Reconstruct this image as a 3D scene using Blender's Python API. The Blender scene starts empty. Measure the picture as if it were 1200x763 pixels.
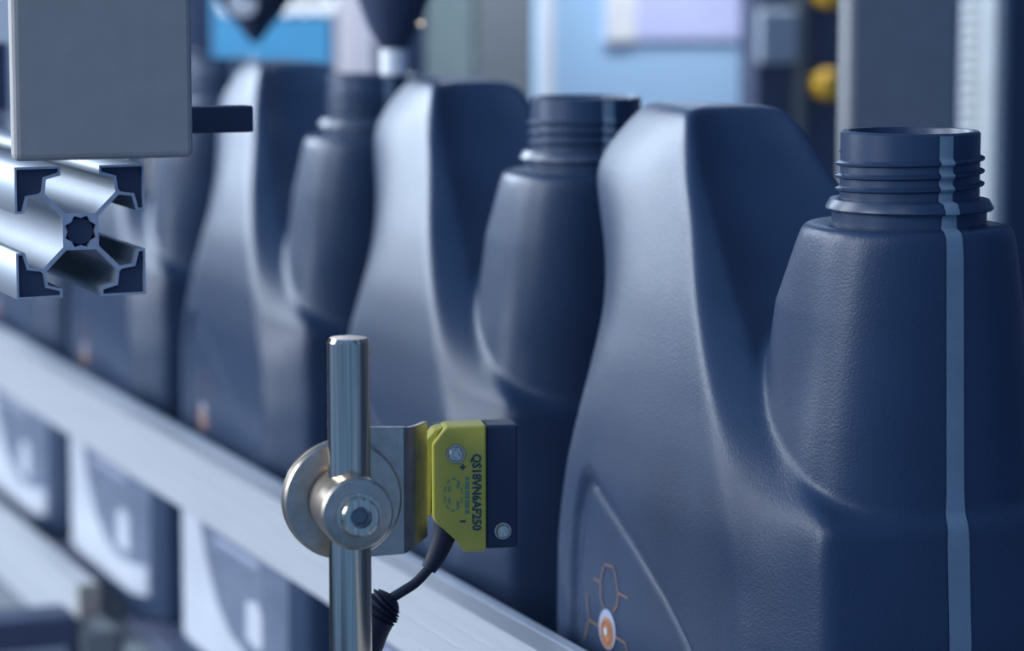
import bpy, bmesh, math, random
import numpy as np
from mathutils import Vector, Matrix

random.seed(4)
scene = bpy.context.scene
COL = scene.collection

# ------------------------------------------------------------------ camera
PSI, PHI = math.radians(22.038), math.radians(7.173)
cam = bpy.data.objects.new('camera', bpy.data.cameras.new('camera'))
COL.objects.link(cam)
s_, c_, sp_, cp_ = math.sin(PSI), math.cos(PSI), math.sin(PHI), math.cos(PHI)
Rv, Uv, Fv = Vector((c_, -s_, 0)), Vector((s_*sp_, c_*sp_, cp_)), Vector((s_*cp_, c_*cp_, -sp_))
M3 = Matrix((Rv, Uv, -Fv)).transposed()
cam.matrix_world = Matrix.Translation((-0.4314, -0.7470, 0.3485)) @ M3.to_4x4()
cam.data.sensor_width = 36.0
cam.data.lens = 100.0
cam.data.clip_start = 0.02
cam.data.dof.use_dof = True
cam.data.dof.focus_distance = 0.855
cam.data.dof.aperture_fstop = 9.5
scene.camera = cam

# ------------------------------------------------------------------ world, lights, exposure
world = bpy.data.worlds.new('hall'); scene.world = world; world.use_nodes = True
bg = world.node_tree.nodes['Background']
bg.inputs[0].default_value = (0.20, 0.46, 1.0, 1)
bg.inputs[1].default_value = 0.56

def area(name, loc, target, sx, sy, power, colr):
    l = bpy.data.lights.new(name, 'AREA'); l.shape = 'RECTANGLE'; l.size = sx; l.size_y = sy
    l.energy = power; l.color = colr
    o = bpy.data.objects.new(name, l); COL.objects.link(o); o.location = loc
    o.rotation_euler = (Vector(target) - Vector(loc)).to_track_quat('-Z', 'Y').to_euler()
    return o
area('window_daylight', (-0.98, 2.9, 1.15), (0, 0.3, 0.2), 0.8, 1.0, 60, (0.72, 0.85, 1.0))
area('side_window', (-1.75, 1.35, 0.95), (0, 0.25, 0.2), 1.1, 1.4, 58, (0.84, 0.92, 1.0))
area('left_fill', (-2.2, -0.15, 1.0), (0, 0.2, 0.2), 1.0, 0.9, 28, (0.86, 0.93, 1.0))  # added fill from the left to lift the bottles' front corners and cones
area('hall_lamp', (1.5, 2.4, 1.5), (0.1, 0.3, 0.25), 0.8, 0.8, 24, (0.90, 0.95, 1.0))
area('front_fill', (-1.6, -1.6, 1.7), (0.1, 0.8, 0.2), 0.9, 0.9, 6, (1.0, 0.98, 0.96))  # added soft fill from the camera side, no fitting of the hall
area('background_fill', (0.32, 0.98, 0.80), (0.44, 1.60, 0.34), 0.7, 0.2, 18, (0.90, 0.95, 1.0))  # unseen light added to brighten the cabinet and board behind

scene.view_settings.view_transform = 'Standard'
scene.view_settings.look = 'None'
scene.view_settings.exposure = 0.0
scene.view_settings.gamma = 1.0
scene.view_settings.use_curve_mapping = False

# ------------------------------------------------------------------ materials
def mat(name, colr, rough=0.5, metal=0.0, var=0.06, vscale=30.0, bump=0.0, bscale=400.0, spec=0.5, coat=0.0, aniso=None):
    m = bpy.data.materials.new(name); m.use_nodes = True
    nt = m.node_tree; b = nt.nodes['Principled BSDF']
    b.inputs['Roughness'].default_value = rough
    b.inputs['Metallic'].default_value = metal
    b.inputs['Specular IOR Level'].default_value = spec
    b.inputs['Coat Weight'].default_value = coat
    tc = nt.nodes.new('ShaderNodeTexCoord')
    src = tc.outputs['Object']
    if aniso:
        mp = nt.nodes.new('ShaderNodeMapping'); mp.inputs['Scale'].default_value = aniso
        nt.links.new(src, mp.inputs[0]); src = mp.outputs[0]
    nz = nt.nodes.new('ShaderNodeTexNoise'); nz.inputs['Scale'].default_value = vscale; nz.inputs['Detail'].default_value = 3
    nt.links.new(src, nz.inputs['Vector'])
    rp = nt.nodes.new('ShaderNodeValToRGB')
    lo = [max(0, c*(1-var)) for c in colr]; hi = [min(1, c*(1+var)) for c in colr]
    rp.color_ramp.elements[0].position = 0.3; rp.color_ramp.elements[1].position = 0.7
    rp.color_ramp.elements[0].color = (*lo, 1); rp.color_ramp.elements[1].color = (*hi, 1)
    nt.links.new(nz.outputs['Fac'], rp.inputs[0]); nt.links.new(rp.outputs[0], b.inputs['Base Color'])
    if bump:
        n2 = nt.nodes.new('ShaderNodeTexNoise'); n2.inputs['Scale'].default_value = bscale; n2.inputs['Detail'].default_value = 2
        nt.links.new(src, n2.inputs['Vector'])
        bp = nt.nodes.new('ShaderNodeBump'); bp.inputs['Strength'].default_value = bump; bp.inputs['Distance'].default_value = 0.0003
        nt.links.new(n2.outputs['Fac'], bp.inputs['Height']); nt.links.new(bp.outputs[0], b.inputs['Normal'])
    return m

M = dict(
    plastic=mat('bottle_plastic', (0.020, 0.042, 0.090), 0.40, bump=0.4, bscale=1500, vscale=60, spec=0.55),
    neckpl=mat('neck_plastic', (0.020, 0.042, 0.090), 0.35, vscale=60, spec=0.5),
    stripe=mat('stripe_plastic', (0.20, 0.27, 0.33), 0.4, vscale=80, bump=0.1, bscale=900),
    film=mat('label_film', (0.15, 0.18, 0.25), 0.3, vscale=90, var=0.12),
    white_ink=mat('white_ink', (0.50, 0.53, 0.59), 0.35),
    grey_ink=mat('grey_ink', (0.34, 0.38, 0.50), 0.4),
    orange_ink=mat('orange_ink', (0.42, 0.18, 0.08), 0.4),
    dull_orange=mat('orange_line_ink', (0.22, 0.13, 0.10), 0.4),
    steel=mat('brushed_steel', (0.62, 0.51, 0.39), 0.17, 1.0, var=0.3, vscale=300, aniso=(6, 6, 0.05)),
    steel2=mat('turned_steel', (0.50, 0.42, 0.34), 0.33, 1.0, var=0.12, vscale=300),
    dkbolt=mat('bolt_recess_steel', (0.20, 0.21, 0.23), 0.4, 1.0),
    alu=mat('anodised_aluminium', (0.28, 0.32, 0.37), 0.55, 0.3, vscale=25),
    alu_end=mat('sawn_aluminium', (0.42, 0.46, 0.53), 0.5, 0.35, vscale=200, var=0.15),
    hollow=mat('hollow_shade', (0.03, 0.045, 0.09), 0.7),  # shade inside the empty profile cavities, put into the colour
    rail=mat('rail_aluminium', (0.42, 0.44, 0.47), 0.42, 0.1, var=0.05, vscale=12, aniso=(40, 1, 40)),
    wear=mat('wear_strip_plastic', (0.33, 0.38, 0.45), 0.5, var=0.1),
    grey=mat('grey_paint', (0.34, 0.32, 0.30), 0.55, var=0.05, vscale=120, bump=0.05, bscale=700),
    grey2=mat('dark_grey_paint', (0.15, 0.17, 0.19), 0.7, spec=0.2),
    grey4=mat('mid_grey_paint', (0.21, 0.22, 0.24), 0.5, var=0.05, vscale=120),
    grey5=mat('green_grey_paint', (0.075, 0.10, 0.11), 0.9, spec=0.1),
    grey3=mat('blue_grey_paint', (0.27, 0.33, 0.40), 0.5),
    yellow=mat('yellow_plastic', (0.46, 0.41, 0.06), 0.4, var=0.05, vscale=200),
    black=mat('black_plastic', (0.012, 0.022, 0.055), 0.5),
    rubber=mat('cable_rubber', (0.009, 0.014, 0.032), 0.6, spec=0.3),
    ink=mat('black_ink', (0.03, 0.06, 0.08), 0.5),
    green_ink=mat('green_ink', (0.12, 0.24, 0.16), 0.5),
    dark=mat('dark_machine_paint', (0.035, 0.05, 0.10), 0.5),
    belt=mat('chain_plastic', (0.06, 0.075, 0.13), 0.45),
    paleblue=mat('pale_blue_panel', (0.40, 0.62, 0.86), 0.4, var=0.04, vscale=6),
    lilac=mat('lilac_panel', (0.58, 0.62, 0.92), 0.4),
    sky=mat('bright_blue_board', (0.05, 0.21, 0.38), 0.4, var=0.03),
    white=mat('white_enamel', (0.82, 0.84, 0.86), 0.4, var=0.03),
    pinkw=mat('pale_pink_paint', (0.42, 0.38, 0.41), 0.6),
    hose=mat('white_hose', (0.36, 0.40, 0.42), 0.5, var=0.08),
    knob=mat('amber_knob', (0.62, 0.36, 0.03), 0.4),
    wall=mat('hall_wall_paint', (0.10, 0.13, 0.20), 0.8, vscale=3, var=0.15),
    floor=mat('hall_floor', (0.10, 0.12, 0.15), 0.6, vscale=4, var=0.15),
)

# ------------------------------------------------------------------ helpers
def link(name, me, m, parent=None, smooth=False, auto=None):
    o = bpy.data.objects.new(name, me); COL.objects.link(o)
    if m is not None and not me.materials: me.materials.append(m)
    if smooth:
        for p in me.polygons: p.use_smooth = True
        if auto is not None: me.set_sharp_from_angle(angle=math.radians(auto))
    if parent is not None: o.parent = parent
    return o
def obj(name, bm, m, parent=None, smooth=False, auto=35):
    me = bpy.data.meshes.new(name)
    bmesh.ops.recalc_face_normals(bm, faces=bm.faces)
    bm.to_mesh(me); bm.free()
    return link(name, me, m, parent, smooth, auto)
def thing(name, label, cat, loc=(0, 0, 0), rotz=0.0, group=None):
    o = bpy.data.objects.new(name, None); COL.objects.link(o); o.empty_display_size = 0.02
    o.location = loc; o.rotation_euler = (0, 0, rotz)
    return tag(o, label, cat, group)
def tag(o, label=None, cat=None, group=None, kind=None):
    if label: o['label'] = label
    if cat: o['category'] = cat
    if group: o['group'] = group
    if kind: o['kind'] = kind
    return o
def add_box(bm, x0, x1, y0, y1, z0, z1, bev=0.0, seg=2):
    r = bmesh.ops.create_cube(bm, size=1.0)
    for v in r['verts']:
        v.co = Vector(((x0+x1)/2 + v.co.x*(x1-x0), (y0+y1)/2 + v.co.y*(y1-y0), (z0+z1)/2 + v.co.z*(z1-z0)))
    if bev:
        es = list({e for v in r['verts'] for e in v.link_edges})
        bmesh.ops.bevel(bm, geom=es, offset=bev, segments=seg, affect='EDGES', profile=0.5)
    return bm
def box(*a, **k): return add_box(bmesh.new(), *a, **k)
def prism(poly, y0, y1, bev=0.0):
    """polygon in (x, z) extruded along y"""
    bm = bmesh.new()
    a = [bm.verts.new((x, y0, z)) for x, z in poly]; b = [bm.verts.new((x, y1, z)) for x, z in poly]
    n = len(poly)
    bm.faces.new(a); bm.faces.new(b[::-1])
    for i in range(n): bm.faces.new((a[i], a[(i+1) % n], b[(i+1) % n], b[i]))
    if bev: bmesh.ops.bevel(bm, geom=list(bm.edges), offset=bev, segments=2, affect='EDGES', profile=0.5)
    return bm
def add_lathe(bm, prof, n=48, origin=(0, 0, 0), axis=(0, 0, 1), close=True):
    """prof: (radius, height) pairs turned about axis"""
    q = Vector((0, 0, 1)).rotation_difference(Vector(axis).normalized()); og = Vector(origin)
    rings = []
    for r, h in prof:
        if r < 1e-7: rings.append([bm.verts.new(og + q @ Vector((0, 0, h)))])
        else: rings.append([bm.verts.new(og + q @ Vector((r*math.cos(2*math.pi*i/n), r*math.sin(2*math.pi*i/n), h))) for i in range(n)])
    for A, B in zip(rings[:-1], rings[1:]):
        for i in range(n):
            j = (i+1) % n
            if len(A) == 1: bm.faces.new((A[0], B[i], B[j]))
            elif len(B) == 1: bm.faces.new((A[i], A[j], B[0]))
            else: bm.faces.new((A[i], A[j], B[j], B[i]))
    return bm
def lathe(prof, **k): return add_lathe(bmesh.new(), prof, **k)
def tube(pts, radii, n=16):
    bm = bmesh.new(); rings = []
    P = [Vector(p) for p in pts]
    up = Vector((0, 0, 1))
    for i, p in enumerate(P):
        t = (P[min(i+1, len(P)-1)] - P[max(i-1, 0)]).normalized()
        a = t.cross(Vector((0, 1, 0.01))).normalized(); b = t.cross(a)
        r = radii[i] if hasattr(radii, '__len__') else radii
        rings.append([bm.verts.new(p + a*r*math.cos(2*math.pi*k/n) + b*r*math.sin(2*math.pi*k/n)) for k in range(n)])
    for A, B in zip(rings[:-1], rings[1:]):
        for i in range(n): bm.faces.new((A[i], A[(i+1) % n], B[(i+1) % n], B[i]))
    bm.faces.new(rings[0][::-1]); bm.faces.new(rings[-1])
    return bm
def catmull(pts, m=8):
    P = [Vector(p) for p in pts]; P = [2*P[0]-P[1]] + P + [2*P[-1]-P[-2]]; out = []
    for i in range(1, len(P)-2):
        for k in range(m):
            t = k/m; a, b, c, d = P[i-1:i+3]
            out.append(0.5*((2*b)+(c-a)*t+(2*a-5*b+4*c-d)*t*t+(3*b-a-3*c+d)*t**3))
    return out + [P[-2]]

# ------------------------------------------------------------------ setting
FZ = -0.85
tag(obj('floor', box(-4, 4, -3, 5, FZ-0.05, FZ), M['floor']), kind='structure')
tag(obj('wall_back', box(-4, 4, 4.6, 4.7, FZ, 3.2), M['wall']), kind='structure')
tag(obj('wall_right', box(2.6, 2.7, -3, 4.6, FZ, 3.2), M['wall']), kind='structure')

# ------------------------------------------------------------------ conveyor
PITCH = 0.244
cv = thing('conveyor', 'dark plate-chain conveyor carrying the row of black bottles', 'conveyor', (0, 0.9, FZ))
zo = -FZ
for i in range(46):
    y = -1.1 + i*0.052
    if i == 0: slat0 = obj('chain_plate', box(-0.060, 0.060, 0, 0.050, -0.006, 0, bev=0.001), M['belt'], cv); sl = slat0
    else: sl = slat0.copy(); COL.objects.link(sl)
    sl.location = (0, y, zo)
for sx in (-1, 1):
    x0, x1 = sorted((sx*0.061, sx*0.073))
    obj('side_frame', box(x0, x1, -1.15, 1.35, zo-0.16, zo-0.003, bev=0.001), M['grey2'], cv)
    for y in (-0.9, 0.1, 1.1):
        a, b = sorted((sx*0.061, sx*0.026)); obj('leg', box(a, b, y, y+0.04, 0, zo-0.16), M['grey2'], cv)
obj('chain_bed', box(-0.061, 0.061, -1.15, 1.35, zo-0.05, zo-0.0065), M['dark'], cv)

# ------------------------------------------------------------------ guide rails
def rail_section(bm, y0, y1, x0, x1, z0, z1, grooves):
    """profile in (x,z) with grooves on the -x face"""
    pts = [(x1, z0), (x1, z1), (x0, z1)]
    for gz, gw, gd in grooves: pts += [(x0, gz+gw/2), (x0+gd, gz+gw/2), (x0+gd, gz-gw/2), (x0, gz-gw/2)]
    pts += [(x0, z0)]
    return prism(pts, y0, y1)
gr = thing('guide_rail', 'bright grooved aluminium guide rail running the length of the bottle row', 'rail', (0, 0, 0))
obj('rail_body', rail_section(None, -0.6, 2.2, -0.0833, -0.0735, 0.0975, 0.1274, [(0.1195, 0.0012, 0.0008), (0.1130, 0.0022, 0.0010), (0.1035, 0.0016, 0.0010)]), M['rail'], gr)
obj('wear_strip', box(-0.0735, -0.0680, -0.6, 2.2, 0.0985, 0.1276, bev=0.0008), M['wear'], gr)
for y in (-0.45, 1.75):
    br = obj('bracket', box(-0.0905, -0.0833, y, y+0.03, -0.10, 0.122, bev=0.001), M['steel2'], gr)
    obj('bracket_foot', box(-0.0905, -0.0731, y, y+0.03, -0.12, -0.10), M['steel2'], br)
lr = thing('guide_rail', 'low bright rail beside the chain, ending at the dark bracket block', 'rail', (0, 0, 0))
obj('rail_body', rail_section(None, 0.735, 1.72, -0.0850, -0.0735, -0.018, 0.019, [(0.004, 0.002, 0.001)]), M['rail'], lr)
obj('end_cap', box(-0.0855, -0.0733, 0.728, 0.7349, -0.0185, 0.0195, bev=0.0005), M['grey'], lr)
cb = thing('chain_bracket', 'dark slotted bracket block on the conveyor side at the end of the low rail', 'bracket', (-0.105, 0.70, -0.1))
obj('block', box(-0.055, 0.0105, -0.01, 0.022, 0.0, 0.112, bev=0.002), M['dark'], cb)
obj('slot_strip', box(-0.035, 0.004, -0.012, -0.0102, 0.089, 0.096, bev=0.0007), M['alu'], cb)
obj('lug', box(0.0107, 0.0316, -0.015, 0.017, 0.0, 0.104, bev=0.002), M['grey2'], cb)

# ------------------------------------------------------------------ bottle (signed-distance blow moulding)
H = 0.30
HVT = [(0, .0565), (.15, .0565), (.18, .0555), (.20, .0525), (.22, .0475), (.24, .0412), (.26, .0342), (.28, .0276), (.302, .0210), (.32, .016)]
HST = [(0, .043), (.18, .043), (.20, .0395), (.22, .0345), (.24, .030), (.26, .0268), (.28, .0238), (.302, .0193), (.32, .015)]
def tab(pairs, z): a = np.array(sorted(pairs)); return np.interp(z, a[:, 0], a[:, 1])
RIDGE = [(0, -.008), (.1467, -.0058), (.1723, -.0009), (.1885, .0094), (.2020, .0217), (.2179, .0379), (.2319, .0527), (.2515, .0715), (.2693, .0870), (.2999, .1120), (.32, .128)]
STRIP = [(0, -.0310), (.150, -.0305), (.1885, -.0272), (.194, -.0140), (.2012, -.0023), (.2123, .0172), (.2277, .0390), (.2464, .0622), (.2665, .0815), (.2793, .0952), (.2996, .1118), (.32, .131)]
REAR = [(0, .1735), (.1049, .1733), (.1559, .1723), (.1783, .1668), (.2035, .1601), (.2280, .1560), (.2453, .1620), (.2620, .1760), (.2770, .1880), (.2820, .1850), (.2930, .1680), (.3030, .1530), (.32, .125)]
def smooth_tab(pairs, zs, w=0.006):
    v = np.zeros_like(zs); ks = np.linspace(-1.5, 1.5, 7)*w; wt = np.exp(-(ks/w)**2*0.8)
    for k, q in zip(ks, wt): v += q*tab(pairs, zs+k)
    return v/wt.sum()
def smax(fs, k):
    m = fs[0]
    for f in fs[1:]: m = np.maximum(m, f)
    acc = 0
    for f in fs: acc = acc + np.exp(np.clip((f-m)/k, -40, 0))
    return m + k*np.log(acc)
def smin(a, b, k):
    h = np.clip(0.5+0.5*(b-a)/k, 0, 1)
    return b*(1-h)+a*h - k*h*(1-h)
LEAF = [(.1297, .114), (.1297, .1161), (.1285, .150), (.1270, .164), (.1235, .1745), (.1190, .1795), (.1144, .1803), (.1090, .1785), (.0961, .1733), (.0784, .1652), (.0545, .1532), (.0384, .1429), (.0291, .1356), (.017, .124), (.010, .114)]
def poly_sdf(P, Y, Z):
    P = np.array(P); d = np.full(Y.shape, 1e9); inside = np.zeros(Y.shape, bool)
    for i in range(len(P)):
        a, b = P[i], P[(i+1) % len(P)]; e = b-a
        wy, wz = Y-a[0], Z-a[1]
        t = np.clip((wy*e[0]+wz*e[1])/(e@e), 0, 1)
        d = np.minimum(d, np.hypot(wy-e[0]*t, wz-e[1]*t))
        cnd = (a[1] > Z) != (b[1] > Z)
        with np.errstate(divide='ignore', invalid='ignore'):
            inside ^= cnd & (Y < (b[0]-a[0])*(Z-a[1])/(b[1]-a[1]+1e-12)+a[0])
    return np.where(inside, -d, d)
h = 0.0013
gx = np.arange(-0.064, 0.0641, h); gy = np.arange(-0.046, 0.2041, h); gz = np.arange(-0.006, 0.3121, h)
def bottle_field():
    X, Y = np.abs(gx)[:, None, None], gy[None, :, None]
    z = gz; Z = gz[None, None, :]
    hv = smooth_tab(HVT, z, 0.006)[None, None, :]; hs = smooth_tab(HST, z, 0.006)[None, None, :]
    yr = smooth_tab(RIDGE, z, 0.006)[None, None, :]; ys = smooth_tab(STRIP, z, 0.004)[None, None, :]; yb = smooth_tab(REAR, z, 0.008)[None, None, :] + 0.020
    hs = np.minimum(hs, hv-0.0012)
    # strip plane through (hs, ys) and (hv, yr) in plan
    ex, ey = hv-hs, np.maximum(yr-ys, 0.0015); L = np.sqrt(ex*ex+ey*ey)
    strip = ((X-hs)*ey - (Y-ys)*ex)/L
    ax, ay = hv, yb-0.050; bx, by = hv*0.50, yb
    L2 = np.sqrt((ax-bx)**2+(by-ay)**2)
    rear_c = ((X-ax)*(by-ay) + (Y-ay)*(ax-bx))/L2
    scoop = (-0.0038 + 0.0118*np.clip((Z-0.185)/0.035, 0, 1))*np.clip(1-(X/hs)**2, 0, 1)
    # side faces bulge a little between ridge and rear
    rear = smax([X-hv+0*Y, rear_c, (Y-yb)*0.9+0*X, (Z-0.3060)+0*X+0*Y], 0.0040)
    A = smax([rear, strip, (ys+scoop-Y)*0.75, (Z-0.3022)*1.0+0*X+0*Y, -Z+0*X+0*Y], 0.0012)
    a = np.interp(z, [.14, .19, .213, .246, .262, .272, .30], [.041, .0405, .0385, .0345, .0322, .0305, .030])[None, None, :]
    bf = np.interp(z, [.14, .19, .213, .265, .272, .30], [.0305, .0298, .0288, .0268, .0262, .026])[None, None, :]
    bb = np.interp(z, [.14, .213, .246, .272, .30], [.06, .060, .055, .036, .034])[None, None, :]
    b = np.where(Y < 0, bf, bb)
    p = np.where(Y < 0, 2.6, 2.0)
    rho = ((X/a)**p + (np.abs(Y)/b)**p)**(1/p)
    B = smax([(rho-1)*np.minimum(a, b)*1.0, Z-0.2722+0*X+0*Y, 0.15-Z+0*X+0*Y], 0.0013)
    f = smin(A, B, 0.0035)
    leaf = poly_sdf(LEAF, gy[:, None]+0*gz[None, :], gz[None, :]+0*gy[:, None])
    t = np.clip((-leaf+0.0010)/0.0050, 0, 1); t = t*t*(3-2*t)
    groove = np.exp(-((leaf+0.0020)/0.0024)**2)
    f = f + (0.0024*t + 0.0012*groove)[None]*np.clip((X-0.036)/0.01, 0, 1)
    return f.astype(np.float64)
FLD = bottle_field()
def sample(P):
    q = (P-np.array([gx[0], gy[0], gz[0]]))/h
    i = np.clip(np.floor(q).astype(int), 0, np.array(FLD.shape)-2); t = q-i
    v = 0
    for dx in (0, 1):
        for dy in (0, 1):
            for dz in (0, 1):
                w = (t[:, 0] if dx else 1-t[:, 0])*(t[:, 1] if dy else 1-t[:, 1])*(t[:, 2] if dz else 1-t[:, 2])
                v = v + w*FLD[i[:, 0]+dx, i[:, 1]+dy, i[:, 2]+dz]
    return v
def surface_nets(F):
    S = F < 0; n = np.array(F.shape)
    c = np.zeros(n-1, int)
    for dx in (0, 1):
        for dy in (0, 1):
            for dz in (0, 1): c += S[dx:n[0]-1+dx, dy:n[1]-1+dy, dz:n[2]-1+dz]
    act = (c > 0) & (c < 8); idx = np.full(n-1, -1); cells = np.argwhere(act); idx[act] = np.arange(len(cells))
    acc = np.zeros((len(cells), 3)); cnt = np.zeros(len(cells))
    cor = [(a, b, d) for a in (0, 1) for b in (0, 1) for d in (0, 1)]
    for p in cor:
        for k in range(3):
            if p[k]: continue
            q = list(p); q[k] = 1
            fa = F[tuple((cells+p).T)]; fb = F[tuple((cells+q).T)]
            m = (fa < 0) != (fb < 0); t = np.where(m, fa/(fa-fb+1e-15), 0)
            pt = np.array(p, float)[None].repeat(len(cells), 0); pt[:, k] += t
            acc[m] += pt[m]; cnt[m] += 1
    V = np.array([gx[0], gy[0], gz[0]]) + (cells+acc/cnt[:, None])*h
    Q = []
    for k in range(3):
        a, b = (k+1) % 3, (k+2) % 3
        sl0 = [slice(None)]*3; sl1 = [slice(None)]*3; sl0[k] = slice(0, -1); sl1[k] = slice(1, None)
        s0, s1 = S[tuple(sl0)], S[tuple(sl1)]
        E = np.argwhere(s0 != s1)
        flip = s0[tuple(E.T)]
        ok = (E[:, a] > 0) & (E[:, b] > 0) & (E[:, a] < n[a]-1) & (E[:, b] < n[b]-1); E, flip = E[ok], flip[ok]
        def cell(da, db): e = E.copy(); e[:, a] -= da; e[:, b] -= db; return idx[tuple(e.T)]
        q = np.stack([cell(1, 1), cell(0, 1), cell(0, 0), cell(1, 0)], 1)
        q[~flip] = q[~flip][:, ::-1]; Q.append(q)
    return V, np.concatenate(Q)
BV, BQ = surface_nets(FLD)
for _ in range(2):
    e = h*0.6; g = np.stack([sample(BV+d*e)-sample(BV-d*e) for d in np.eye(3)], 1)/(2*e)
    BV = BV - (sample(BV)/(np.maximum((g*g).sum(1), 0.2)))[:, None]*g*0.8
def side_x(y, z):
    """left-hand side surface of the bottle at (y, z)"""
    xs = np.linspace(-0.060, -0.02, 160); f = sample(np.stack([xs, np.full(160, y), np.full(160, z)], 1))
    k = np.argmax(f < 0)
    return xs[k] - (xs[k]-xs[k-1])*f[k]/(f[k]-f[k-1]+1e-12) if k else -0.056
def drape(poly, off, step=0.006):
    bm = bmesh.new(); vs = [bm.verts.new((0, y, z)) for y, z in poly]; bm.faces.new(vs)
    ys_, zs_ = [p[0] for p in poly], [p[1] for p in poly]
    for ax, lo, hi in ((1, min(ys_), max(ys_)), (2, min(zs_), max(zs_))):
        k = lo+step
        while k < hi:
            co = [0, 0, 0]; no = [0, 0, 0]; co[ax] = k; no[ax] = 1
            bmesh.ops.bisect_plane(bm, geom=bm.verts[:]+bm.edges[:]+bm.faces[:], plane_co=co, plane_no=no); k += step
    bmesh.ops.triangulate(bm, faces=bm.faces)
    for v in bm.verts: v.co.x = side_x(v.co.y, v.co.z) - off
    return bm
def disc(cy, cz, r, n=32): return [(cy+r*math.cos(2*math.pi*i/n), cz+r*math.sin(2*math.pi*i/n)) for i in range(n)]
def ribbon(pts, w): 
    L, Rr = [], []
    for i, p in enumerate(pts):
        a, b = pts[max(i-1, 0)], pts[min(i+1, len(pts)-1)]; dy, dz = b[0]-a[0], b[1]-a[1]; l = math.hypot(dy, dz) or 1
        L.append((p[0]-dz/l*w, p[1]+dy/l*w)); Rr.append((p[0]+dz/l*w, p[1]-dy/l*w))
    return L+Rr[::-1]

def neck_r(z):
    return float(np.interp(z, [.2700, .2762, .2765, .2774, .2796, .2801, .2995, .3000], [.0232, .0232, .0252, .0252, .0238, .0209, .0209, .0204]))
TH_Z0, TH_P, TH_N = 0.2809, 0.0038, 3.45
def thread_bump(z):   # thread height on the front meridian (angle -90 deg)
    best = 0
    for k in range(-1, 5):
        u = k + 0.75
        if 0 <= u <= TH_N: best = max(best, max(0, 1-abs(z-(TH_Z0+TH_P*u))/0.0011))
    return 0.0014*min(1, best*1.6)

def make_bottle():
    root = thing('oil_bottle', 'bottle', 'bottle', (0, 0, 0), 0, 'black oil bottles on the conveyor')
    me = bpy.data.meshes.new('body')
    me.from_pydata(BV.tolist(), [], BQ.tolist()); me.update()
    link('body', me, M['plastic'], root, smooth=True)
    nk = obj('neck', lathe([(.0232, .2700), (.0232, .2762), (.0209, .2766), (.0209, .2994), (.0203, .3000), (.0187, .3000), (.0184, .2994), (.0184, .2726), (0, .2726)], n=72), M['neckpl'], root, True, 40)
    obj('support_ring', lathe([(.0225, .2762), (.0249, .2764), (.0252, .2768), (.0251, .2774), (.0238, .2796), (.0209, .2800)], n=72), M['neckpl'], nk, True, 40)
    bm = bmesh.new(); rings = []; n = int(72*TH_N)
    for i in range(n+1):
        u = i/72; th = 2*math.pi*u; zc = TH_Z0+TH_P*u; fade = min(1, i/8, (n-i)/8)
        ring = []
        for r, dz in ((.0205, -.0011), (.0209+.0013*fade, -.0004), (.0209+.0014*fade, .0002), (.0205, .0010)):
            ring.append(bm.verts.new((r*math.cos(th), r*math.sin(th), zc+dz)))
        rings.append(ring)
    for A, B in zip(rings[:-1], rings[1:]):
        for k in range(3): bm.faces.new((A[k], B[k], B[k+1], A[k+1]))
    bm.faces.new(rings[0]); bm.faces.new(rings[-1][::-1])
    obj('thread', bm, M['neckpl'], nk, True, 40)
    # see-through level stripe up the front
    bm = bmesh.new(); rows = []
    ysamp = np.linspace(-0.045, 0.0, 240)
    for z in np.arange(0.006, 0.2998, 0.0006):
        w = float(np.interp(z, [0, .18, .195, .262, .272, .276, .30], [.0038, .0037, .0030, .0029, .0027, .0024, .0023]))
        row = []
        for k in range(7):
            x = -w+2*w*k/6; y = 0.0
            if z < 0.2722:
                f = sample(np.stack([np.full(240, x), ysamp, np.full(240, z)], 1)); j = int(np.argmax(f < 0))
                if j: y = ysamp[j]-(ysamp[j]-ysamp[j-1])*f[j]/(f[j]-f[j-1]+1e-12)
            if z > 0.2700:
                r = neck_r(z)+(thread_bump(z) if z > .2805 else 0)
                y = min(y, -math.sqrt(r*r-x*x))
            row.append(bm.verts.new((x, y-0.00035, z)))
        rows.append(row)
    for A, B in zip(rows[:-1], rows[1:]):
        for k in range(6): bm.faces.new((A[k], A[k+1], B[k+1], B[k]))
    obj('level_stripe', bm, M['stripe'], root, True, 60)
    # printed side panel
    lab = obj('label', drape([(.160, .013), (.160, .112), (-.020, .112), (-.020, .013)], 0.00025, 0.004), M['film'], root)
    obj('swoosh', drape([(.157, .1115), (.112, .1115), (.104, .085), (.090, .062), (.072, .044), (.050, .033), (.022, .028), (-.018, .030), (-.018, .0135), (.157, .0135)], 0.0005, 0.004), M['white_ink'], lab)
    obj('pill', drape([(.022, .054), (.004, .057), (-.002, .052), (-.003, .038), (.003, .034), (.022, .036)], 0.0005), M['white_ink'], lab)
    for i in range(5):
        z = .106-.0075*i; l = (.092-.005*i, .002+.008*(i % 2))
        obj('text_line', drape([(l[0], z), (l[0], z-.0032), (l[1], z-.0032), (l[1], z)], 0.0005), M['grey_ink'], lab)
    lg = obj('logo', drape(disc(.0998, .1300, .0068), 0.0004), M['grey_ink'], root)
    obj('logo_disc', drape(disc(.0998, .1289, .0052), 0.0006), M['orange_ink'], lg)
    ring = disc(.0998, .1289, .0036, 28); rin = disc(.0998, .1289, .0031, 28)
    obj('logo_ring', drape(ring+[ring[0]]+[rin[0]]+rin[:0:-1], 0.0008) if False else drape(ribbon(ring+[ring[0]], .0003), 0.0008), M['dull_orange'], lg)
    obj('logo_dot', drape(disc(.0998, .1294, .0014, 16), 0.0010), M['white_ink'], lg)
    for pl in HEX: obj('hex_line', drape(ribbon(pl, .00038), 0.0004, 0.004), M['dull_orange'], root)
    return root
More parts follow.
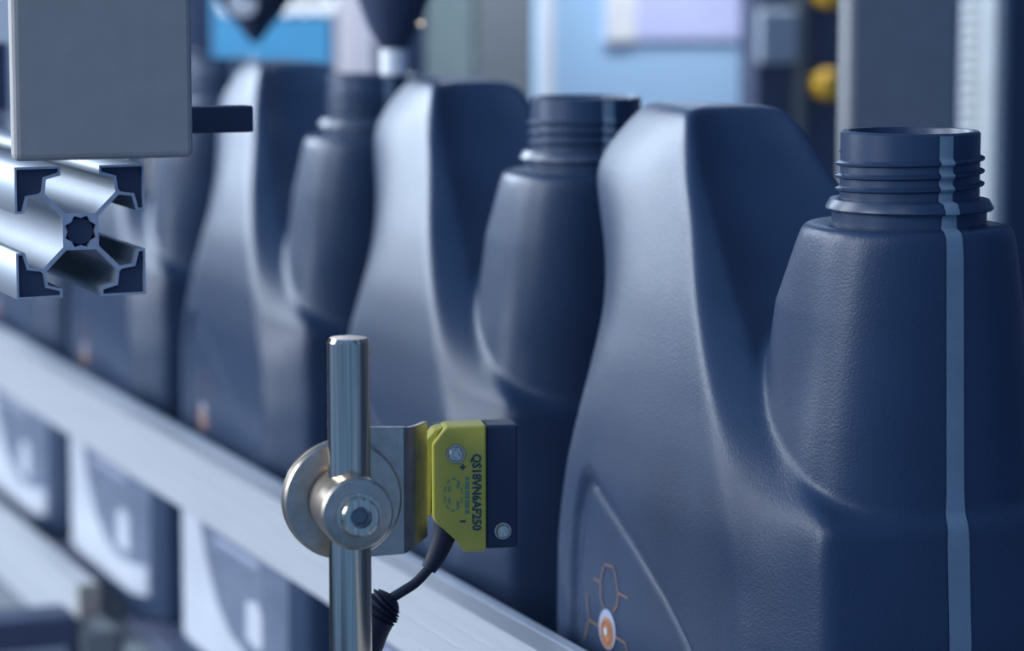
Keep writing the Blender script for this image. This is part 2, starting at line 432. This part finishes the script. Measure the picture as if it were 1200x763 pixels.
HEX = [[(0.1111, 0.1451), (0.1057, 0.1447), (0.1046, 0.1478), (0.1023, 0.1516), (0.0953, 0.1521), (0.093, 0.1487), (0.0912, 0.1443), (0.0832, 0.144)],
       [(0.1057, 0.1447), (0.1051, 0.139), (0.1027, 0.1366)], [(0.1176, 0.1388), (0.1161, 0.1333), (0.1152, 0.13), (0.107, 0.1296)],
       [(0.1152, 0.1296), (0.1193, 0.1222)], [(0.0933, 0.129), (0.0848, 0.1285), (0.0836, 0.1254)], [(0.0912, 0.1443), (0.0917, 0.1399), (0.0952, 0.1368)]]
def copy_tree(o, parent=None):
    c = o.copy(); COL.objects.link(c); c.parent = parent
    for ch in list(o.children): copy_tree(ch, c)
    return c
bottle0 = make_bottle()
BL = ['nearest black oil bottle at right, sharp, orange logo on its recessed side panel',
      'second black oil bottle behind the yellow sensor, pale light on its handle',
      'third black oil bottle, behind the top of the steel post',
      'fourth black oil bottle, blurred, beside the dark pin of the grey plate',
      'fifth black oil bottle, behind the slotted aluminium profile end',
      'sixth black oil bottle, farthest at the left edge under the bright rail']
for k, lb in enumerate(BL):
    o = bottle0 if k == 0 else copy_tree(bottle0)
    o.location = (0, PITCH*k, 0); o['label'] = lb

# ------------------------------------------------------------------ sensor post, clamp, sensor
PX, PY = -0.1718, 0.0190
post = thing('sensor_post', 'upright round stainless steel post with slanted rim standing in front of the rail', 'post', (PX, PY, -0.12))
obj('rod', lathe([(0, 0.012), (.00615, 0.012), (.00615, .3622), (.0054, .3634), (0, .3634)], n=48), M['steel'], post, True, 30)
obj('foot', box(-0.016, 0.016, -0.016, 0.016, 0, 0.0119, bev=0.002), M['black'], post)
obj('foot_arm', box(0.0161, 0.0985, -0.012, 0.012, 0.0, 0.010, bev=0.001), M['black'], post)

ax = Vector((-0.14, -0.99, 0.0)).normalized()
DC = Vector((-0.1700, 0.0330, 0.1944))      # centre of the big disc's back
cl = thing('rod_clamp', 'round steel cross clamp with a big disc and socket bolt gripping the post', 'clamp', DC)
add = dict(axis=ax)
obj('clamp_disc', lathe([(0, 0), (.0170, 0), (.0176, .0006), (.0176, .0022), (.0170, .0026), (.0170, .0030), (.0175, .0034), (.0175, .0046), (.0168, .0054), (.0120, .0056), (0, .0056)], n=72, **add), M['steel2'], cl, True, 30)
hub = obj('hub', lathe([(0, .0058), (.0094, .0058), (.0094, .0070), (.0105, .0074), (.0105, .0262), (.0098, .0272), (.0064, .0276), (0, .0276)], n=60, **add), M['steel2'], cl, True, 30)
bolt = obj('socket_bolt', lathe([(0, .0277), (.0064, .0277), (.0064, .0284), (.0055, .0285), (.0055, .0318), (.0050, .0324), (.0031, .0324), (.0031, .0300), (0, .0300)], n=48, **add), M['steel'], cl, True, 30)
bm = bmesh.new(); add_lathe(bm, [(0, .0301), (.0030, .0301), (.0030, .0316), (.0024, .0316), (.0024, .0305), (0, .0305)], n=6, axis=ax)
obj('hex_socket', bm, M['dkbolt'], bolt)
# folded sheet bracket
def sheet(path, z0, z1, th):
    bm = bmesh.new(); P = [Vector((x, y, 0)) for x, y in path]; A = []
    for i, p in enumerate(P):
        t = (P[min(i+1, len(P)-1)]-P[max(i-1, 0)]).normalized(); nrm = Vector((-t.y, t.x, 0))
        z0i, z1i = z0(i), z1(i)
        A.append([bm.verts.new((p.x+nrm.x*s*th/2, p.y+nrm.y*s*th/2, z)) for s, z in ((-1, z0i), (1, z0i), (1, z1i), (-1, z1i))])
    for a, b in zip(A[:-1], A[1:]):
        for k in range(4): bm.faces.new((a[k], b[k], b[(k+1) % 4], a[(k+1) % 4]))
    bm.faces.new(A[0][::-1]); bm.faces.new(A[-1]); return bm
path = [(0.004, 0.0008), (0.0190, -0.0018), (0.0205, -0.0012), (0.0250, 0.0040), (0.0310, 0.0120)]
obj('bracket', sheet(path, lambda i: -0.0185+0.0006*i, lambda i: 0.0205-0.0004*i, 0.0014), M['steel2'], cl, True, 30)

SR = math.radians(-14)
sen = thing('photo_sensor', 'small yellow and black photoelectric sensor on the steel bracket with black cable', 'sensor', (-0.1360, 0.0465, 0.1725), SR)
W = 0.0163; HH = 0.0385
face = [(.0042, HH), (W, HH+.0003), (W, 0), (.0095, 0), (.0070, .0045), (.0030, .0075), (.0006, .0095), (0, .0115), (0, HH-.0052)]
obj('housing', prism(face, 0, 0.012, bev=0.0006), M['yellow'], sen)
obj('chamfer_block', prism([(-.0030, .0120), (-.0002, .0105), (-.0002, HH-.0052), (.0035, HH-.0006), (.0010, HH-.0012), (-.0030, HH-.0060)], 0.003, 0.012, bev=0.0004), M['yellow'], sen)
obj('lens_block', box(W+.0001, W+.0100, 0.0015, 0.0135, 0.0005, HH, bev=0.0008), M['black'], sen)
obj('rear_block', box(0.0008, W+.0098, 0.01215, 0.0175, 0.0100, HH-0.001, bev=0.0006), M['black'], sen)
def screw(x, z, y, r, nm='screw'):
    sc_ = obj(nm, lathe([(0, 0), (r, 0), (r, .0010), (r*.85, .0014), (r*.5, .0014), (r*.45, .0007), (0, .0007)], n=24, origin=(x, y, z), axis=(0, -1, 0)), M['steel'], sen, True, 30)
    obj('washer', lathe([(r*1.02, 0), (r*1.35, 0), (r*1.3, .0005), (r*1.02, .0005)], n=24, origin=(x, y, z), axis=(0, -1, 0)), M['steel2'], sc_)
screw(.0070, HH-.0082, -.0001, .0022)
screw(W+.0052, .0060, .0014, .0020)
obj('indicator_window', box(-.0034, -.0031, .0045, .0085, .0205, .0265, bev=0.0), M['ink'], sen)
def text_mesh(body, size, loc, parent, m, nm):
    cu = bpy.data.curves.new('t', 'FONT'); cu.body = body; cu.size = size; cu.extrude = 0.00004; cu.offset = 0.00013
    cu.align_x = 'LEFT'; cu.resolution_u = 2
    t = bpy.data.objects.new('t', cu); COL.objects.link(t)
    dg = bpy.context.evaluated_depsgraph_get(); me = bpy.data.meshes.new_from_object(t.evaluated_get(dg))
    bpy.data.objects.remove(t); me.materials.clear()
    xs = [v.co.x for v in me.vertices]; wdt = max(xs)
    o = link(nm, me, m, parent)
    return o, wdt
tx, wd = text_mesh('QS18VN6AF250', 0.0040, None, sen, M['ink'], 'printed_text')
k = 0.0236/wd
tx.matrix_local = Matrix.Translation((.0121, -.00012, .0302)) @ Matrix(((0, 1, 0, 0), (0, 0, -1, 0), (-1, 0, 0, 0), (0, 0, 0, 1))) @ Matrix.Diagonal((k, 0.95, 1, 1))
def flat(poly, m, nm):
    obj(nm, prism(poly, -.00014, -.00002), m, sen)
for i in range(8):   # unreadable small print beside the code
    z = .0232-.00145*i
    flat([(.0098, z), (.0111, z), (.0111, z-.0009-.0003*(i % 2)), (.0098, z-.0009-.0003*(i % 2))], M['green_ink'], 'small_print')
# wiring diagram: dashed circle, plus and minus marks
for i in range(10):
    a0 = 2*math.pi*(i+0.1)/10; a1 = 2*math.pi*(i+0.72)/10; c = (.0062, .0178)
    arc = [a0+(a1-a0)*j/4 for j in range(5)]
    flat([(c[0]+.0029*math.cos(a), c[1]+.0052*math.sin(a)) for a in arc]+[(c[0]+.0025*math.cos(a), c[1]+.0047*math.sin(a)) for a in arc[::-1]], M['green_ink'], 'diagram_dash')
for z, vert in ((.0262, True), (.0095, False)):
    flat([(.0082, z+.0003), (.0100, z+.0003), (.0100, z-.0003), (.0082, z-.0003)], M['ink'], 'diagram_mark')
    if vert: flat([(.0088, z+.0009), (.0094, z+.0009), (.0094, z-.0009), (.0088, z-.0009)], M['ink'], 'diagram_mark')
for x, z in ((.0050, .0196), (.0050, .0160), (.0076, .0205), (.0076, .0150)):
    flat([(x-.0003, z+.0008), (x+.0003, z+.0008), (x+.0003, z-.0008), (x-.0003, z-.0008)], M['green_ink'], 'diagram_dash')
# cable: boot, thin run, ribbed gland
bpts = catmull([(.0052, .0060, .0095), (.0040, .0055, .0040), (.0015, .0050, -.0020), (-.0010, .0045, -.0060)], 6)
obj('cable_boot', tube(bpts, list(np.linspace(.0042, .0024, len(bpts)))), M['rubber'], sen, True, 50)
cpts = catmull([(-.0008, .0045, -.0058), (-.0050, .0035, -.0098), (-.0095, .0030, -.0125), (-.0135, .0030, -.0148)], 8)
obj('cable', tube(cpts, .00155), M['rubber'], sen, True, 50)
gpts = catmull([(-.0120, .0030, -.0140), (-.0160, .0030, -.0180), (-.0200, .0034, -.0260), (-.0225, .0040, -.0360), (-.0235, .0060, -.060), (-.0235, .0080, -.12), (-.0235, .0080, -.20)], 24)
rad = []
for i, p in enumerate(gpts):
    r = float(np.interp(i, [0, 3, 8, 20, 52, 62, 80, 90, 150], [.0022, .0036, .0050, .0058, .0060, .0060, .0036, .0022, .0022]))
    if 6 < i < 30: r += 0.0006*math.cos((i-6)*2*math.pi/6)
    rad.append(r)
obj('cable_gland', tube(gpts, rad, 20), M['rubber'], sen, True, 60)

# ------------------------------------------------------------------ grey plate and slotted profile
pl = thing('machine_plate', 'flat grey metal plate at upper left standing on the slotted profile', 'plate', (-0.2218, 0.10, 0.2906))
obj('plate', box(-0.0279, 0.0279, 0, 0.006, 0, 0.26, bev=0.002, seg=3), M['grey'], pl)
obj('stop_pin', box(0.0240, 0.0560, 0.030, 0.038, 0.0055, 0.0140, bev=0.0006), M['black'], pl)
obj('pin_arm', box(0.015, 0.0239, 0.0061, 0.038, 0.003, 0.0165, bev=0.001), M['black'], pl)
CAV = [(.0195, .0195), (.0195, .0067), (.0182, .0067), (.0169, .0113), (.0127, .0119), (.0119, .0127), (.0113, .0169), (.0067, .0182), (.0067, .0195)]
def profile_mesh(length):
    S = 0.0202
    cu = bpy.data.curves.new('p', 'CURVE'); cu.dimensions = '2D'; cu.fill_mode = 'BOTH'; cu.extrude = length/2
    def spl(pts):
        s = cu.splines.new('POLY'); s.points.add(len(pts)-1)
        for q, p in zip(s.points, pts): q.co = (p[0], p[1], 0, 1)
        s.use_cyclic_u = True
    # quarter outline of a T-slot section, repeated four times
    quarter = [(S, -.0060), (.0174, -.0060), (.0162, -.0105), (.0120, -.0110), (.0056, -.0046), (.0056, .0046), (.0120, .0110), (.0162, .0105), (.0174, .0060), (S, .0060), (S, S)]
    out = []
    for k in range(4):
        c, s = [(1, 0), (0, 1), (-1, 0), (0, -1)][k]
        out += [(x*c-y*s, x*s+y*c) for x, y in quarter]
    spl(out)
    for sx in (-1, 1):
        for sy in (-1, 1):
            L = CAV
            P = [(sx*x, sy*y) for x, y in L]
            spl(P if sx*sy > 0 else P[::-1])
    spl([((.0052 if i % 2 else .0042)*math.cos(math.pi*i/8), (.0052 if i % 2 else .0042)*math.sin(math.pi*i/8)) for i in range(16)][::-1])
    t = bpy.data.objects.new('p', cu); COL.objects.link(t)
    dg = bpy.context.evaluated_depsgraph_get(); me = bpy.data.meshes.new_from_object(t.evaluated_get(dg)); bpy.data.objects.remove(t)
    me.materials.clear(); return me
pf = thing('slotted_profile', 'square slotted aluminium profile with its sawn end showing, under the grey plate', 'profile', (-0.2279, 0.108, 0.2682))
LEN = 1.3
me = profile_mesh(LEN)
me.materials.append(M['alu']); me.materials.append(M['alu_end'])
for p in me.polygons:
    if abs(p.normal.z) > 0.9: p.material_index = 1
o = link('extrusion', me, None, pf); o.rotation_euler = (math.radians(90), 0, 0); o.location = (0, LEN/2, 0)
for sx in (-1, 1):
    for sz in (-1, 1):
        q = obj('corner_shade', prism([(sx*x, sz*z) for x, z in CAV], 0.0012, 0.02), M['hollow'], pf)  # dark plug painting the shade of a hollow corner
obj('core_shade', lathe([(0, 0), (.0041, 0), (.0041, .02), (0, .02)], n=16, origin=(0, 0.0012, 0), axis=(0, 1, 0)), M['hollow'], pf)  # same painted shade for the hollow centre
obj('leg', box(-0.02, 0.02, 1.301, 1.341, FZ-0.2682, 0.06), M['alu'], pf)
wb = thing('mounting_panel', 'white upright panel behind the left rim of the grey plate', 'panel', (-0.205, 0.45, 0.2887))
obj('panel', box(-0.040, 0.040, 0, 0.008, 0, 0.26, bev=0.002), M['white'], wb)
obj('opening', box(-0.012, 0.0275, -0.002, -0.0001, 0.0, 0.0285, bev=0.0005), M['dark'], wb)

# ------------------------------------------------------------------ filling nozzles over the bottles
beam = thing('nozzle_beam', 'dark crossbeam above the frame that carries the filling nozzles', 'beam', (0.014, 0.0, FZ))
obj('crossbeam', box(-0.03, 0.03, -0.62, 1.6, 1.50, 1.56, bev=0.003), M['dark'], beam)
for y in (-0.60, 1.54): obj('upright', box(0.16, 0.20, y, y+0.04, 0, 1.56), M['dark'], beam); obj('arm', box(0.03, 0.16, y, y+0.04, 1.505, 1.555), M['dark'], beam)
def nozzle(y, ztip, tip, label):
    t = thing('filling_nozzle', label, 'nozzle', (0.010 if tip else 0.018, y, ztip), 0, 'filling nozzles')
    prof = [(0, 0), (.0022, 0), (.0210, .0240), (.0290, .034), (.0290, .16), (.010, .17), (.010, 1.50+FZ-ztip-.0005), (0, 1.50+FZ-ztip-.0005)]
    if tip: prof = [(0, .0131), (.0064, .0131), (.0120, .023), (.0160, .034), (.0200, .044), (.0200, .16), (.010, .17), (.010, 1.50+FZ-ztip-.0005), (0, 1.50+FZ-ztip-.0005)]
    obj('cone', lathe(prof, n=40), M['dark'], t, True, 30)
    if tip: obj('tip', lathe([(0, 0), (.0045, 0), (.0061, .0015), (.0061, .0130), (0, .0130)], n=32), M['white'], t, True, 30); obj('bleed_screw', lathe([(0, 0), (.0022, 0), (.0022, .004), (0, .005)], n=16, origin=(.0085, -.0085, .0245), axis=(.7, -.7, 0)), M['steel'], t, True, 30)
    else: obj('sight_glass', lathe([(0, -.004), (.0075, -.004), (.0075, .002), (0, .003)], n=24, origin=(-.0106, -.0146, .0215), axis=(-.35, -.85, -.35)), M['white'], t, True, 30)
    return t
nozzle(PITCH*2, 0.2985, True, 'dark cone nozzle with a white tip above the third bottle')
nozzle(PITCH*3, 0.3085, False, 'dark pointed cone nozzle with a pale round window before the blue board')

# ------------------------------------------------------------------ background machines
def col(name, label, cat, x0, x1, y0, y1, ztop, m, part='housing', bev=0.003):
    t = thing(name, label, cat, ((x0+x1)/2, (y0+y1)/2, FZ))
    obj(part, box(x0-(x0+x1)/2, x1-(x0+x1)/2, -(y1-y0)/2, (y1-y0)/2, 0, ztop-FZ, bev=bev), m, t)
    return t
t = col('machine_column', 'plain grey square column behind the neck of the nearest bottle', 'column', 0.1232, 0.1733, 0.262, 0.275, 0.95, M['grey4'])
obj('base_plate', box(-0.05, 0.05, -0.04, 0.04, -0.0, 0.012), M['grey2'], t)
t = col('machine_column', 'grey two-tone square column between the nozzle and the pale blue cabinet', 'column', 0.2985, 0.3420, 1.120, 1.215, 1.1, M['grey2'])
obj('side_cover', box(-0.0260, -0.0219, -0.0470, 0.0470, 0.3, 1.93, bev=0.001), M['grey5'], t)
t = col('machine_column', 'pale pinkish upright left of the white-tipped nozzle', 'column', 0.3400, 0.3660, 1.53, 1.56, 1.2, M['pinkw'])
# pale blue cabinet
cab = thing('control_cabinet', 'pale blue control cabinet with a lilac display behind the bottles', 'cabinet', (0.4935, 1.30, FZ))
obj('body', box(-0.0903, 0.0910, -0.04, 0.20, 0.75, 1.75, bev=0.004), M['paleblue'], cab)
obj('stand', box(-0.03, 0.03, 0.03, 0.12, 0, 0.75), M['grey2'], cab)
dp = obj('display', box(-0.0365, 0.0880, -0.0440, -0.0405, 1.142, 1.40, bev=0.001), M['lilac'], cab)
obj('display_edge', box(-0.0365, -0.0120, -0.0460, -0.0441, 1.142, 1.40, bev=0.0005), M['white'], dp)
obj('lit_edge_strip', box(-0.0900, -0.0790, -0.0420, -0.0402, 0.76, 1.74, bev=0.0005), M['white'], cab)  # white strip painting the light along the cabinet's left edge
# blue board with scalloped white header
bd = thing('sign_board', 'bright blue board with a white scalloped header behind the nozzles', 'board', (0.2345, 1.39, FZ))
obj('panel', box(-0.050, 0.044, -0.004, 0.004, 1.121, 1.50, bev=0.001), M['sky'], bd)
obj('header', box(-0.046, 0.044, -0.007, -0.0042, 1.172, 1.50, bev=0.0005), M['white'], bd)
for i in range(6): obj('scallop', lathe([(0, 0), (.0092, 0), (.0092, .0027), (0, .0027)], n=28, origin=(-0.038+0.0152*i, -0.0043, 1.1715), axis=(0, -1, 0)), M['white'], bd)
obj('stand_pole', box(-0.012, 0.012, 0.0045, 0.03, 0, 1.45), M['grey2'], bd)
# dark machine with yellow knobs
dm = col('filling_machine', 'dark machine cabinet with an amber knob between cabinet and grey column', 'machine', 0.4294, 0.5200, 0.95, 0.975, 1.1, M['dark'])
b = obj('module', box(-0.0453, -0.0162, -0.020, -0.0127, 1.1346, 1.1716, bev=0.003), M['grey3'], dm)
obj('trim_strip', box(-0.0155, -0.0095, -0.0165, -0.0127, 0.5, 1.8), M['grey2'], dm)
for z in (1.121, 1.182): obj('knob', lathe([(0, 0), (.006, 0), (.006, .004), (.0105, .005), (.0105, .014), (.008, .017), (0, .017)], n=28, origin=(.0046, -.0126, z), axis=(0, -1, 0)), M['knob'], dm, True, 35)
# ribbed hose and pale panel at right
hs_ = thing('ribbed_hose', 'white ribbed hose hanging behind the neck at the right edge', 'hose', (0.508, 0.79, FZ))
prof = []
for i in range(230):
    z = 0.0+i*0.0072; prof += [(.0135, z), (.0152, z+.0018), (.0152, z+.0036), (.0135, z+.0054)]
obj('hose', lathe([(0, 0)]+prof+[(0, prof[-1][1])], n=28), M['hose'], hs_, True, 60)
t = col('pale_pillar', 'pale rounded pillar with curved edge at the right border', 'pillar', 0.4865, 0.4985, 0.745, 0.765, 0.9, M['hose'], bev=0.006)
t = col('filling_machine', 'dark machine side at the far right border', 'machine', 0.545, 0.80, 0.86, 1.1, 1.1, M['dark'])
